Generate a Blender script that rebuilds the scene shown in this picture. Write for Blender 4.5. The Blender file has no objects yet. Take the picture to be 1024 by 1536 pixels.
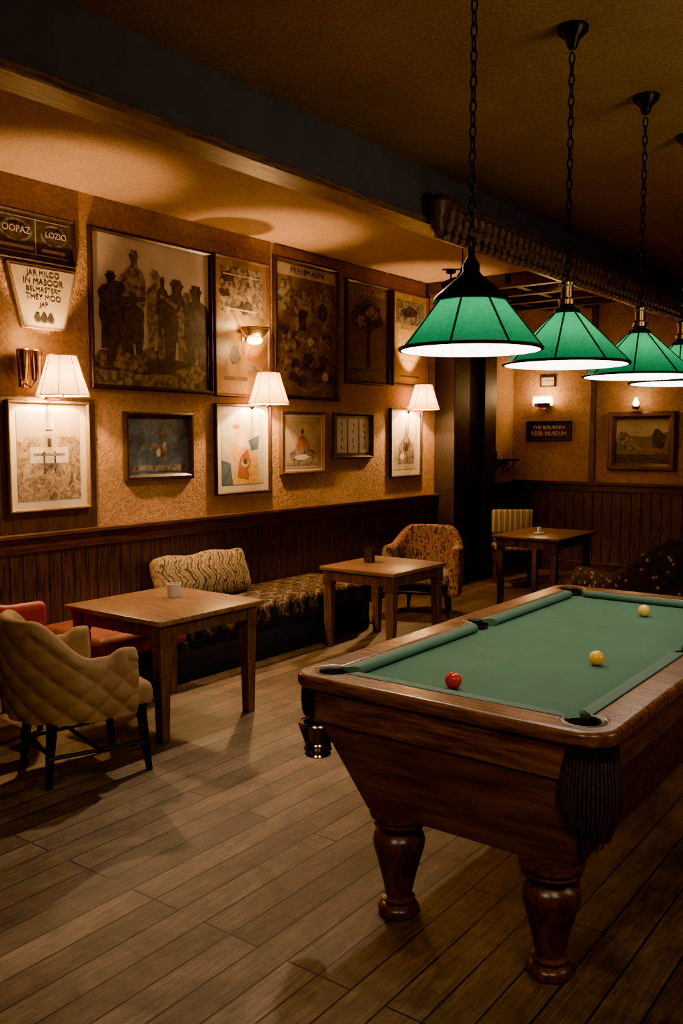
import bpy, bmesh, math, random
from mathutils import Vector, Matrix
random.seed(7)
C=bpy.context.scene.collection
try: bpy.context.scene.view_settings.look='AgX - Punchy'
except Exception as e: print('look',e)
# ------------------------------------------------------------------ materials
def nodes(name):
    m=bpy.data.materials.new(name); m.use_nodes=True
    nt=m.node_tree; b=nt.nodes['Principled BSDF']
    return m,nt,b
def coords(nt,scale=(1,1,1),rot=(0,0,0),loc=(0,0,0)):
    tc=nt.nodes.new('ShaderNodeTexCoord'); mp=nt.nodes.new('ShaderNodeMapping')
    mp.inputs['Scale'].default_value=scale; mp.inputs['Rotation'].default_value=rot; mp.inputs['Location'].default_value=loc
    nt.links.new(tc.outputs['Object'],mp.inputs['Vector']); return mp.outputs['Vector']
def ramp(nt,fac,stops,interp='LINEAR'):
    r=nt.nodes.new('ShaderNodeValToRGB'); r.color_ramp.interpolation=interp
    e=r.color_ramp.elements
    while len(e)<len(stops): e.new(.5)
    for i,(p,c) in enumerate(stops):
        e[i].position=p; e[i].color=(*c,1)
    nt.links.new(fac,r.inputs['Fac']); return r.outputs['Color']
def noise(nt,vec,scale,detail=5,rough=.6,dist=0):
    n=nt.nodes.new('ShaderNodeTexNoise'); n.inputs['Scale'].default_value=scale
    n.inputs['Detail'].default_value=detail; n.inputs['Roughness'].default_value=rough; n.inputs['Distortion'].default_value=dist
    nt.links.new(vec,n.inputs['Vector']); return n.outputs['Fac']
def bump(nt,b,h,strength,dist=.01):
    n=nt.nodes.new('ShaderNodeBump'); n.inputs['Strength'].default_value=strength; n.inputs['Distance'].default_value=dist
    nt.links.new(h,n.inputs['Height']); nt.links.new(n.outputs['Normal'],b.inputs['Normal'])
def k(c,f): return tuple(min(1,x*f) for x in c)
def M(name,col,rough=.5,metal=0,var=.15,scale=12,stretch=(1,1,1),bmp=0,emit=None,es=0,spec=.5,lo=.3,hi=.7,detail=5):
    m,nt,b=nodes(name)
    b.inputs['Roughness'].default_value=rough; b.inputs['Metallic'].default_value=metal
    b.inputs['Specular IOR Level'].default_value=spec
    v=coords(nt,stretch); f=noise(nt,v,scale,detail)
    nt.links.new(ramp(nt,f,[(lo,k(col,1-var)),(hi,k(col,1+var))]),b.inputs['Base Color'])
    if bmp: bump(nt,b,f,bmp)
    if emit: b.inputs['Emission Color'].default_value=(*emit,1); b.inputs['Emission Strength'].default_value=es
    return m
def wood(name,col,axis='x',rough=.4,var=.4,scale=6,bmp=.08):
    s={'x':(1,9,9),'y':(9,1,9),'z':(9,9,1)}[axis]
    return M(name,col,rough,0,var,scale,s,bmp,lo=.35,hi=.65)
wood_x=wood('pool_wood_x',(.15,.062,.026),'x',.27,.5); wood_y=wood('pool_wood_y',(.12,.05,.022),'y',.28); wood_z=wood('pool_wood_z',(.09,.036,.017),'z',.3)
wood_body=wood('pool_wood_panel',(.10,.042,.019),'x',.33,.4,3)
tab_x=wood('cafe_table_wood',(.22,.115,.052),'x',.33); tab_z=wood('cafe_leg_wood',(.115,.058,.028),'z',.4)
dark_x=wood('dark_wood_x',(.05,.025,.014),'x',.4); dark_y=wood('dark_wood_y',(.05,.024,.012),'y',.35); dark_z=wood('dark_wood_z',(.070,.040,.028),'z',.42,.5,5,.15)
post_m=wood('post_wood',(.016,.010,.008),'z',.5)
beam_m=M('beam_blue_paint',(.115,.115,.145),.75,0,.15,4)
beamwood=wood('beam_trim_wood',(.24,.13,.065),'y',.4,.5,6,.3)
black=M('black_metal',(.012,.01,.009),.4,.6,.2,30)
leather=M('black_leather',(.016,.013,.012),.42,0,.3,60,bmp=.1)
brass=M('aged_brass',(.55,.34,.12),.25,1,.25,25)
chairleg=M('ebonised_wood',(.014,.010,.008),.35,0,.3,20)
def plaster(name,c1,c2,rough=.8,bs=.8,fs=38):
    m,nt,b=nodes(name); b.inputs['Roughness'].default_value=rough; b.inputs['Specular IOR Level'].default_value=.3
    v=coords(nt); big=noise(nt,v,1.6,8,.7); fine=noise(nt,v,fs,4,.65,.3)
    c=ramp(nt,big,[(.32,c1),(.68,c2)]); g=ramp(nt,fine,[(.3,(.70,.67,.62)),(.6,(1.1,1.1,1.1))])
    x=nt.nodes.new('ShaderNodeMix'); x.data_type='RGBA'; x.blend_type='MULTIPLY'; x.inputs[0].default_value=1
    nt.links.new(c,x.inputs[6]); nt.links.new(g,x.inputs[7]); nt.links.new(x.outputs[2],b.inputs['Base Color']); bump(nt,b,fine,bs,.02); return m
wallm=plaster('wall_plaster',(.33,.175,.072),(.50,.29,.128))
ceilm=plaster('ceiling_plaster',(.32,.195,.105),(.40,.25,.14),bs=.35,fs=60)
def floor_mat():
    m,nt,b=nodes('floor_planks')
    v=coords(nt,(1,1,1),(0,0,math.radians(90)))
    br=nt.nodes.new('ShaderNodeTexBrick'); nt.links.new(v,br.inputs['Vector'])
    br.inputs['Color1'].default_value=(.0,.0,.0,1); br.inputs['Color2'].default_value=(1,1,1,1); br.inputs['Mortar'].default_value=(.5,.5,.5,1)
    br.inputs['Scale'].default_value=1; br.inputs['Mortar Size'].default_value=.0038; br.inputs['Mortar Smooth'].default_value=.15
    br.inputs['Brick Width'].default_value=2.1; br.inputs['Row Height'].default_value=.128; br.offset=.37; br.offset_frequency=3
    plank=ramp(nt,br.outputs['Color'],[(0,(.105,.070,.043)),(.5,(.155,.106,.066)),(1,(.215,.152,.097))])
    vg=coords(nt,(16,1.1,1)); g=noise(nt,vg,4,10,.78,.9); grain=ramp(nt,g,[(.32,(.34,.32,.30)),(.68,(1.45,1.42,1.38))])
    vs=coords(nt,(1,1,1)); s=noise(nt,vs,3.4,8,.75,.4); st=ramp(nt,s,[(.36,(.46,.44,.42)),(.64,(1.22,1.19,1.16))])
    def mul(a,c,f=1):
        x=nt.nodes.new('ShaderNodeMix'); x.data_type='RGBA'; x.blend_type='MULTIPLY'; x.inputs[0].default_value=f
        nt.links.new(a,x.inputs[6]); nt.links.new(c,x.inputs[7]); return x.outputs[2]
    c=mul(mul(plank,grain),st)
    x=nt.nodes.new('ShaderNodeMix'); x.data_type='RGBA'; nt.links.new(br.outputs['Fac'],x.inputs[0]); nt.links.new(c,x.inputs[6]); x.inputs[7].default_value=(.007,.005,.004,1)
    nt.links.new(x.outputs[2],b.inputs['Base Color'])
    rr=nt.nodes.new('ShaderNodeMapRange'); nt.links.new(g,rr.inputs[0]); rr.inputs[3].default_value=.30; rr.inputs[4].default_value=.55
    nt.links.new(rr.outputs[0],b.inputs['Roughness'])
    mm=nt.nodes.new('ShaderNodeMath'); mm.operation='MULTIPLY_ADD'; nt.links.new(br.outputs['Fac'],mm.inputs[0]); mm.inputs[1].default_value=-1.5; nt.links.new(g,mm.inputs[2])
    bump(nt,b,mm.outputs[0],.6,.008); return m
floorm=floor_mat()
def pattern(name,cols,scale,kind='wave',rough=.85,stretch=(1,1,1),dist=6,rot=(0,0,0)):
    m,nt,b=nodes(name); b.inputs['Roughness'].default_value=rough; b.inputs['Specular IOR Level'].default_value=.2
    v=coords(nt,stretch,rot)
    if kind=='wave':
        w=nt.nodes.new('ShaderNodeTexWave'); w.wave_profile='TRI'; w.inputs['Scale'].default_value=scale; w.inputs['Distortion'].default_value=dist; w.inputs['Detail'].default_value=1.5; w.inputs['Detail Scale'].default_value=2
        nt.links.new(v,w.inputs['Vector']); f=w.outputs['Fac']
    else:
        w=nt.nodes.new('ShaderNodeTexVoronoi'); w.inputs['Scale'].default_value=scale; nt.links.new(v,w.inputs['Vector'])
        f=w.outputs['Distance'] if kind=='dots' else w.outputs['Color']
        if kind=='cells':
            s=nt.nodes.new('ShaderNodeSeparateColor'); nt.links.new(f,s.inputs[0]); f=s.outputs[0]
    n=len(cols); st=[(i/n if kind!='dots' else [0,.16,.24,.6][i],c) for i,c in enumerate(cols)]
    nt.links.new(ramp(nt,f,st,'CONSTANT' if kind!='wave' else 'LINEAR'),b.inputs['Base Color'])
    fn=noise(nt,v,150,2); bump(nt,b,fn,.3,.003); return m
def zigzag(name,cols,ax,bx,kx,ky,amp=1.0,jit=.35,ns=14):
    m,nt,b=nodes(name); b.inputs['Roughness'].default_value=.85; b.inputs['Specular IOR Level'].default_value=.2
    v=coords(nt); s=nt.nodes.new('ShaderNodeSeparateXYZ'); nt.links.new(v,s.inputs[0])
    def mt(op,a,bb,c=None):
        n=nt.nodes.new('ShaderNodeMath'); n.operation=op
        for i,q in enumerate((a,bb,c)):
            if q is None: continue
            if isinstance(q,(int,float)): n.inputs[i].default_value=q
            else: nt.links.new(q,n.inputs[i])
        return n.outputs[0]
    nz=noise(nt,v,ns,4); t=mt('PINGPONG',mt('MULTIPLY',s.outputs[bx],ky),.5); u=mt('MULTIPLY',s.outputs[ax],kx)
    f=mt('FRACT',mt('ADD',mt('ADD',u,mt('MULTIPLY',t,amp)),mt('MULTIPLY',nz,jit)),None)
    n=len(cols); nt.links.new(ramp(nt,f,[(i/n,c) for i,c in enumerate(cols)],'CONSTANT'),b.inputs['Base Color'])
    bump(nt,b,noise(nt,v,150,2),.3,.003); return m
ikat=zigzag('bench_ikat_fabric',[(.025,.018,.014),(.11,.072,.043),(.03,.02,.016),(.20,.145,.09),(.09,.06,.04),(.02,.016,.014)],1,0,5,7,1.2,1.6,12)
ikat_light=zigzag('cushion_ikat_fabric',[(.34,.25,.13),(.13,.08,.04),(.37,.28,.15),(.24,.15,.07),(.33,.25,.14),(.075,.045,.026)],0,2,9,6,1.0,1.1,16)
kilim=pattern('kilim_fabric',[(.22,.05,.03),(.24,.16,.085),(.05,.04,.035),(.26,.09,.04),(.20,.155,.10)],60,'cells',stretch=(1,1,.6))
greyweave=pattern('grey_weave_fabric',[(.13,.10,.075),(.24,.19,.14),(.17,.13,.10)],70,'cells')
stripe=pattern('stripe_fabric',[(.06,.025,.015),(.22,.15,.07),(.06,.05,.03),(.26,.2,.12)],5,'wave',dist=.5)
dotty=pattern('tufted_dark_fabric',[(.36,.26,.15),(.13,.09,.055),(.035,.028,.025),(.027,.022,.020)],15,'dots')
beige=M('beige_velvet',(.27,.165,.085),.8,0,.14,9,spec=.2,bmp=.05)
red=M('red_leather',(.34,.022,.012),.5,0,.2,10,spec=.3)
orange=M('orange_leather',(.27,.075,.033),.5,0,.25,10)
navy=M('navy_base_fabric',(.016,.016,.024),.8,0,.2,30)
felt=M('pool_felt',(.060,.132,.088),.95,0,.1,2.5,spec=.1,detail=8)
feltc=M('cushion_felt',(.048,.112,.084),.7,0,.08,8,spec=.3)
whiteceramic=M('white_ceramic',(.7,.62,.5),.3)
pewter=M('dark_pewter',(.13,.11,.08),.25,.8,.4,60,bmp=.2)
def shade_mat(name,col,es,tr=.6,ecol=None):
    m,nt,b=nodes(name); out=nt.nodes['Material Output']
    b.inputs['Roughness'].default_value=.7; v=coords(nt); f=noise(nt,v,60,4)
    c=ramp(nt,f,[(.3,k(col,.82)),(.7,k(col,1.12))]); nt.links.new(c,b.inputs['Base Color'])
    b.inputs['Emission Color'].default_value=(*(ecol or col),1); b.inputs['Emission Strength'].default_value=es
    t=nt.nodes.new('ShaderNodeBsdfTranslucent'); nt.links.new(c,t.inputs['Color'])
    mx=nt.nodes.new('ShaderNodeMixShader'); mx.inputs[0].default_value=tr
    nt.links.new(b.outputs[0],mx.inputs[1]); nt.links.new(t.outputs[0],mx.inputs[2]); nt.links.new(mx.outputs[0],out.inputs['Surface']); return m
green_shade=shade_mat('green_shade_fabric',(.010,.25,.105),.05,.45,(.01,.5,.22))
cream_shade=shade_mat('cream_shade_fabric',(.80,.56,.28),2.0,.07,(1,.58,.22))
glow=M('warm_diffuser',(.9,.85,.7),.6,emit=(1,.88,.66),es=18)
whitein=M('diffuser_back',(.5,.5,.45),.7)
glowlow=M('warm_bulb_glass',(.9,.8,.6),.4,emit=(1,.62,.25),es=30)
# ------------------------------------------------------------------ mesh helpers
def hexa(bm,b4,t4,mi=0):
    vs=[bm.verts.new(p) for p in b4]+[bm.verts.new(p) for p in t4]
    for f in ((3,2,1,0),(4,5,6,7),(0,1,5,4),(1,2,6,5),(2,3,7,6),(3,0,4,7)):
        bm.faces.new([vs[i] for i in f]).material_index=mi
    return vs
def box(bm,x0,x1,y0,y1,z0,z1,mi=0):
    return hexa(bm,[(x0,y0,z0),(x1,y0,z0),(x1,y1,z0),(x0,y1,z0)],[(x0,y0,z1),(x1,y0,z1),(x1,y1,z1),(x0,y1,z1)],mi)
def rbox(bm,x0,x1,y0,y1,z0,z1,r,seg=4,mi=0,puff=0):
    t=bmesh.new(); box(t,x0,x1,y0,y1,z0,z1)
    bmesh.ops.bevel(t,geom=t.edges[:]+t.verts[:],offset=r,segments=seg,profile=.5,affect='EDGES')
    if puff:
        bmesh.ops.subdivide_edges(t,edges=[e for e in t.edges if e.calc_length()>.1],cuts=6,use_grid_fill=True)
        cx,cy=(x0+x1)/2,(y0+y1)/2; cz=(z0+z1)/2
        for v in t.verts:
            a=1-((v.co.x-cx)/((x1-x0)/2))**2; b=1-((v.co.y-cy)/((y1-y0)/2))**2
            v.co.z+=puff*max(0,a)*max(0,b)*(1 if v.co.z>cz else -.3)
    me=bpy.data.meshes.new('t'); t.to_mesh(me); t.free()
    n0=len(bm.faces); bm.from_mesh(me); bm.faces.ensure_lookup_table()
    for f in bm.faces[n0:]: f.material_index=mi
    bpy.data.meshes.remove(me)
def lathe(bm,prof,c=(0,0),n=24,mi=0,cap=True,lean=(0,0)):
    rings=[]
    for r,z in prof:
        rings.append([bm.verts.new((c[0]+lean[0]*z+r*math.cos(2*math.pi*i/n),c[1]+lean[1]*z+r*math.sin(2*math.pi*i/n),z)) for i in range(n)])
    for a,b in zip(rings,rings[1:]):
        for i in range(n):
            j=(i+1)%n
            bm.faces.new((a[i],a[j],b[j],b[i])).material_index=mi
    if cap:
        if prof[0][0]>1e-5: bm.faces.new(rings[0][::-1]).material_index=mi
        if prof[-1][0]>1e-5: bm.faces.new(rings[-1]).material_index=mi
def tube(bm,pts,r,n=8,mi=0,closed=False):
    pts=[Vector(p) for p in pts]; rings=[]; N=len(pts)
    rr=r if isinstance(r,(list,tuple)) else [r]*N
    up=None
    for i,p in enumerate(pts):
        a=pts[(i-1)%N] if (closed or i>0) else p; b=pts[(i+1)%N] if (closed or i<N-1) else p
        d=(b-a).normalized()
        if up is None or abs(up.dot(d))>.98:
            up=Vector((0,0,1)) if abs(d.z)<.9 else Vector((1,0,0))
        s=d.cross(up).normalized(); u2=s.cross(d).normalized(); up=u2
        rings.append([bm.verts.new(p+s*rr[i]*math.cos(2*math.pi*j/n)+u2*rr[i]*math.sin(2*math.pi*j/n)) for j in range(n)])
    for i in range(N if closed else N-1):
        a,b=rings[i],rings[(i+1)%N]
        for j in range(n): bm.faces.new((a[j],a[(j+1)%n],b[(j+1)%n],b[j])).material_index=mi
    if not closed: bm.faces.new(rings[0][::-1]).material_index=mi; bm.faces.new(rings[-1]).material_index=mi
def poly(bm,pts,mi=0,f=lambda s,z:(s,0,z)):
    vs=[bm.verts.new(f(*p)) for p in pts]; fc=bm.faces.new(vs); fc.material_index=mi; return fc
def fillmesh(contours,z0,z1,bv=.004):
    cu=bpy.data.curves.new('c','CURVE'); cu.dimensions='2D'; cu.fill_mode='BOTH'
    for pts in contours:
        s=cu.splines.new('POLY'); s.points.add(len(pts)-1)
        for i,p in enumerate(pts): s.points[i].co=(p[0],p[1],0,1)
        s.use_cyclic_u=True
    cu.extrude=(z1-z0)/2-bv; cu.bevel_depth=bv; cu.bevel_resolution=3; cu.offset=-bv
    o=bpy.data.objects.new('c',cu); C.objects.link(o); bpy.context.view_layer.update()
    me=bpy.data.meshes.new_from_object(o.evaluated_get(bpy.context.evaluated_depsgraph_get()))
    me.transform(Matrix.Translation((0,0,(z0+z1)/2))); bpy.data.objects.remove(o); return me
def textmesh(s,size,ext=.001):
    cu=bpy.data.curves.new('t','FONT'); cu.body=s; cu.size=size; cu.extrude=ext; cu.align_x='CENTER'; cu.align_y='CENTER'
    o=bpy.data.objects.new('t',cu); C.objects.link(o); bpy.context.view_layer.update()
    me=bpy.data.meshes.new_from_object(o.evaluated_get(bpy.context.evaluated_depsgraph_get()))
    bpy.data.objects.remove(o); me.transform(Matrix.Rotation(math.radians(90),4,'X')); return me
def ob(name,bm,mats,parent=None,bevel=0,smooth=True,ang=38,loc=(0,0,0),seg=2):
    if isinstance(bm,bmesh.types.BMesh):
        bmesh.ops.recalc_face_normals(bm,faces=bm.faces[:])
        me=bpy.data.meshes.new(name); bm.to_mesh(me); bm.free()
    else: me=bm; me.name=name; me.materials.clear()
    for m in (mats if isinstance(mats,list) else [mats]): me.materials.append(m)
    if smooth:
        for p in me.polygons: p.use_smooth=True
        try: me.set_sharp_from_angle(angle=math.radians(ang))
        except Exception: pass
    o=bpy.data.objects.new(name,me); C.objects.link(o); o.location=loc
    if parent: o.parent=parent
    if bevel:
        md=o.modifiers.new('bevel','BEVEL'); md.width=bevel; md.segments=seg; md.limit_method='ANGLE'; md.angle_limit=math.radians(40)
    return o
def thing(name,label,cat,loc=(0,0,0),rz=0,group=None):
    e=bpy.data.objects.new(name,None); C.objects.link(e); e.empty_display_size=.1
    e.location=loc; e.rotation_euler=(0,0,rz); e['label']=label; e['category']=cat
    if group: e['group']=group
    return e
def struct(name,bm,mats,bevel=0,smooth=False):
    o=ob(name,bm,mats,None,bevel,smooth); o['kind']='structure'; return o
def dup(root,loc,rz,label=None,scale=None):
    r=root.copy(); C.objects.link(r); r.location=loc; r.rotation_euler=(0,0,rz)
    if label: r['label']=label
    if scale: r.scale=scale
    def rec(src,dst):
        for c in list(src.children):
            d=c.copy(); C.objects.link(d); d.parent=dst; rec(c,d)
    rec(root,r); return r
def light(kind,name,loc,power,col,parent=None,size=.05,**kw):
    l=bpy.data.lights.new(name,kind); l.energy=power; l.color=col
    if kind=='AREA': l.size=size
    else: l.shadow_soft_size=size
    for a,b in kw.items(): setattr(l,a,b)
    o=bpy.data.objects.new(name,l); C.objects.link(o); o.location=loc
    if parent: o.parent=parent
    return o
# ------------------------------------------------------------------ room
H=3.38; X0=-5.2; X1=2.6; Y0=-2.2; Y1=10.7
def S(name,args,m,bevel=0):
    bm=bmesh.new()
    for a in (args if isinstance(args,list) else [args]): box(bm,*a)
    return struct(name,bm,m,bevel)
S('floor',(X0,X1,Y0,Y1,-.1,0),floorm)
S('ceiling',(X0,X1,Y0,Y1,H,H+.1),ceilm)
S('wall_left',(X0-.1,X0,Y0,Y1,0,H),wallm)
S('wall_back',(X0,X1,Y1,Y1+.1,0,H),wallm)
S('wall_right',(X1,X1+.1,Y0,Y1,0,H),wallm)
S('wall_front',(X0,X1,Y0-.1,Y0,0,H),wallm)
S('trim_1',(-3.15,-3.0,Y0,Y1,3.07,H),beam_m)
S('trim_2',(-3.17,-2.98,Y0,Y1,3.03,3.07),beamwood,.006)
bm=bmesh.new(); y=Y0
while y<8.68:
    box(bm,X0,X0+.028,y+.003,min(y+.098,8.69),.0,.95); y+=.1
box(bm,X0,X0+.018,Y0,8.69,0,.95); struct('trim_3',bm,dark_z,.003)
S('trim_4',[(X0,X0+.045,Y0,8.69,.93,1.03),(X0,X0+.075,Y0,8.69,1.03,1.06)],wood('rail_wood',(.10,.045,.02),'y',.28),.006)
bm=bmesh.new(); x=X0+.03
while x<X1-.1:
    box(bm,x+.003,x+.118,Y1-.03,Y1,0,1.04); x+=.12
struct('trim_5',bm,dark_z,.003)
S('trim_6',[(X0+.03,X1,Y1-.05,Y1,1.02,1.10),(X0+.03,X1,Y1-.08,Y1,1.10,1.14)],dark_x,.006)
S('trim_7',[(X0,X0+.26,8.7,9.05,0,H),(X0,X0+.2,9.06,9.4,0,H),(X0,X0+.26,9.41,9.72,0,H)],post_m,.012)
S('trim_8',[(X0,X0+.03,9.72,Y1,0,1.02),(X0,X0+.06,9.72,Y1,1.06,1.12),(X0,X0+.045,9.72,Y1,1.0,1.06)],dark_y,.005)
S('trim_9',[(-4.15,-4.08,Y1-.04,Y1,1.14,H)],dark_z,.005)
S('trim_10',(X0,X0+.012,3.24,4.02,1.06,1.965),wood('board_wood',(.10,.045,.02),'z',.5),.003)
bm=bmesh.new()
for yy in (8.5,9.05,9.6,10.15): box(bm,X0,-3.15,yy,yy+.09,H-.14,H)
for xx in (-4.75,-4.25,-3.75): box(bm,xx,xx+.07,8.5,Y1,H-.11,H)
struct('trim_11',bm,dark_x,.005)
S('baseboard_back',(X0+.03,X1,Y1-.055,Y1-.03,0,.14),dark_x,.004)
# ------------------------------------------------------------------ pictures
def art(name,stops,scale=4,dist=1.5,seed=0,detail=5,rough=.45,stretch=(1,1,1)):
    m,nt,b=nodes(name); b.inputs['Roughness'].default_value=rough
    v=coords(nt,stretch,(0,0,0),(seed*3.7,seed*1.3,seed*2.1)); f=noise(nt,v,scale,detail,.6,dist)
    nt.links.new(ramp(nt,f,stops),b.inputs['Base Color']); return m
ink=M('print_ink',(.045,.034,.027),.5,0,.6,22,lo=.4,hi=.6,detail=8); ink2=M('print_grey',(.17,.135,.10),.5,0,.65,22,lo=.4,hi=.6,detail=8); paper=M('aged_paper',(.44,.34,.21),.6,0,.14,9); cream=M('mat_board',(.62,.54,.40),.7,0,.05,9)
inkw=M('print_white',(.58,.50,.37),.6,0,.2,15)
blue=M('print_blue',(.06,.10,.15),.5,0,.5,20); gold_ink=M('print_gold',(.62,.36,.09),.5,0,.3,20); rust=M('print_rust',(.28,.10,.03),.5,0,.4,20)
fr_dark=M('frame_dark_wood',(.035,.018,.01),.35,0,.3,30); fr_brown=M('frame_brown_wood',(.11,.05,.022),.35,0,.3,30); fr_gold=M('frame_gilt',(.40,.27,.12),.35,.5,.25,40)
def picture(name,label,s0,s1,z0,z1,wall,frame,fw,mat,artm,shapes=(),cat='picture',texts=(),depth=.035,off=.001):
    w,h=s1-s0,z1-z0; cs=(s0+s1)/2
    loc,rz=((X0+off,cs,z0),math.pi/2) if wall=='L' else (((cs,Y1-off,z0)),0)
    root=thing(name,label,cat,loc,rz)
    bm=bmesh.new(); O=[(-w/2,0),(w/2,0),(w/2,h),(-w/2,h)]; I=[(-w/2+fw,fw),(w/2-fw,fw),(w/2-fw,h-fw),(-w/2+fw,h-fw)]
    levels=[(0,O),(depth*.75,O),(depth,[(o[0]+(i[0]-o[0])*.25,o[1]+(i[1]-o[1])*.25) for o,i in zip(O,I)]),(depth,[(o[0]+(i[0]-o[0])*.6,o[1]+(i[1]-o[1])*.6) for o,i in zip(O,I)]),(depth*.55,I),(0.,I)]
    rings=[[bm.verts.new((p[0],-d,p[1])) for p in pts] for d,pts in levels]
    for a,b in zip(rings,rings[1:]):
        for i in range(4): bm.faces.new((a[i],a[(i+1)%4],b[(i+1)%4],b[i]))
    ob('frame',bm,frame,root,0,False)
    ix,iz0,iz1=w/2-fw,fw,h-fw; d0=.009
    if mat:
        bm=bmesh.new(); box(bm,-ix,ix,-.008,0,iz0,iz1); ob('mat_board',bm,cream,root,0,False)
        ix-=mat; iz0+=mat; iz1-=mat; d0=.0095
    bm=bmesh.new(); box(bm,-ix,ix,-d0,0,iz0,iz1); n=0
    cl=lambda a:max(.0,min(1.,a))
    for mi,pts in shapes:
        n+=1
        try: poly(bm,[(-ix+2*ix*cl(p[0])+1e-6*q,iz0+(iz1-iz0)*cl(p[1])+1e-6*q) for q,p in enumerate(pts)],mi,lambda s,z,n=n:(s,-d0-.0004-.00012*n,z))
        except Exception: pass
    ob('print',bm,[artm,ink,ink2,paper,inkw,blue,gold_ink,rust],root,0,False)
    for t,sx,sz,size,m in texts:
        ob('lettering',textmesh(t,size),m,root,0,False,loc=(sx*w/2,-d0-.0055,h*sz))
    return root
man=[(-.16,0),(-.15,.30),(-.19,.42),(-.17,.62),(-.20,.72),(-.14,.80),(-.06,.83),(-.055,.87),(-.08,.93),(-.10,.94),(-.06,.96),(-.05,1.0),(.05,1.0),(.06,.96),(.10,.94),(.07,.93),(.055,.87),(.06,.83),(.15,.79),(.20,.70),(.21,.50),(.16,.40),(.17,.28),(.15,0),(.04,0),(.02,.30),(-.02,.30),(-.05,0)]
def fig(mi,x,z,s,fl=1,wd=1): return (mi,[(x+fl*p[0]*s*wd,z+p[1]*s) for p in man])
def blob(mi,x,z,rx,rz,n=12,j=.25): return (mi,[(x+rx*math.cos(6.283*i/n)*(1+random.uniform(-j,j)),z+rz*math.sin(6.283*i/n)*(1+random.uniform(-j,j))) for i in range(n)])
def rect(mi,a,b,c,d): return (mi,[(a,c),(b,c),(b,d),(a,d)])
sepia=art('art_sepia_sky',[(.3,(.48,.39,.29)),(.7,(.68,.58,.44))],2.5,1,1)
sh=[rect(2,0,1,0,.16)]+[blob(random.choice([1,2]),random.uniform(.05,.95),random.uniform(.03,.22),.11,.05) for _ in range(16)]
sh+=[fig(1,.14,.24,.52,1),fig(2,.24,.20,.55,-1,.9),fig(1,.20,.10,.6,1,1.1),fig(2,.33,.27,.66,1,.7),fig(1,.32,.14,.50,-1,.9),fig(2,.51,.20,.62,1,.65),fig(1,.57,.34,.44,1,.6),fig(1,.70,.14,.64,-1,1.1),fig(2,.80,.12,.58,1,.9),fig(1,.88,.10,.66,1,1.0)]
sh+=[(1,[(.22,.60),(.42,.62),(.42,.59),(.24,.55)]),(2,[(.55,.66),(.70,.60),(.69,.57),(.55,.63)]),blob(2,.3,.16,.14,.07),blob(1,.62,.14,.2,.06),blob(2,.82,.1,.14,.06)]
picture('framed_picture','dark-framed sepia photograph of men in coats and hats',3.99,5.19,2.04,3.17,'L',fr_dark,.035,0,sepia,sh)
picture('pub_sign','dark framed sign with two oval cartouches and pale lettering',3.05,3.88,2.845,3.165,'L',fr_dark,.02,0,art('art_sign',[(.3,(.035,.028,.02)),(.7,(.10,.085,.06))],9,2,3),
  [blob(2,.46,.60,.15,.26,20,.03),blob(1,.46,.60,.13,.21,20,.03),blob(2,.82,.60,.13,.26,20,.03),blob(1,.82,.60,.11,.21,20,.03),rect(3,.03,.97,.10,.12),rect(3,.30,.62,.20,.27),rect(3,.70,.93,.20,.27),rect(3,.635,.645,.1,.92),rect(3,.03,.97,.90,.92)],'sign',[('OOPAZ',-.08,.60,.06,inkw),('LOZIO',.64,.60,.055,inkw)])
root=thing('tapered_sign','cream tapered hanging sign with dark lettering and brass edging','sign',(X0+.001,3.61,2.41),math.pi/2)
bm=bmesh.new()
def trap(bm,wt,wb,z0,z1,d0,d1,mi=0): hexa(bm,[(-wb,-d1,z0),(wb,-d1,z0),(wb,-d0,z0),(-wb,-d0,z0)],[(-wt,-d1,z1),(wt,-d1,z1),(wt,-d0,z1),(-wt,-d0,z1)],mi)
trap(bm,.27,.165,0,.415,0,.03); ob('frame',bm,fr_gold,root,.004)
bm=bmesh.new(); trap(bm,.245,.15,.02,.395,.03,.033); ob('panel',bm,paper,root)
for t,z,s in (('JAR MILOO',.355,.050),('IN MASOOR',.302,.056),('BELMASTERY',.252,.046),('THEY MOO',.204,.052),('JAP',.158,.045)):
    ob('lettering',textmesh(t,s),ink,root,0,False,loc=(0,-.0345,z))
bm=bmesh.new()
for x in (-.05,0,.05): lathe(bm,[(.001,.04),(.022,.045),(.026,.07),(.012,.1),(.001,.11)],(x,0),10)
for v in bm.verts: v.co.y=v.co.y*.08-.036
ob('emblem',bm,ink,root)
brownart=art('art_brown',[(.3,(.06,.035,.02)),(.55,(.17,.11,.055)),(.75,(.30,.21,.115))],5,2,5)
picture('framed_poster','brown vintage poster in a thin wooden frame behind a sconce',5.205,5.88,2.03,3.18,'L',fr_brown,.028,0,art('art_poster',[(.3,(.12,.065,.024)),(.5,(.24,.14,.05)),(.75,(.36,.215,.085))],4,1.5,6),
 [rect(2,.08,.92,.60,.95)]+[blob(random.choice([1,2]),random.uniform(.15,.85),random.uniform(.64,.9),.12,.04) for _ in range(14)]+[rect(3,.15,.85,.885,.895),rect(3,.2,.8,.63,.64),blob(7,.72,.30,.10,.05),blob(1,.35,.28,.10,.07),rect(1,.15,.6,.10,.13),rect(2,.55,.9,.18,.22)])
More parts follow.
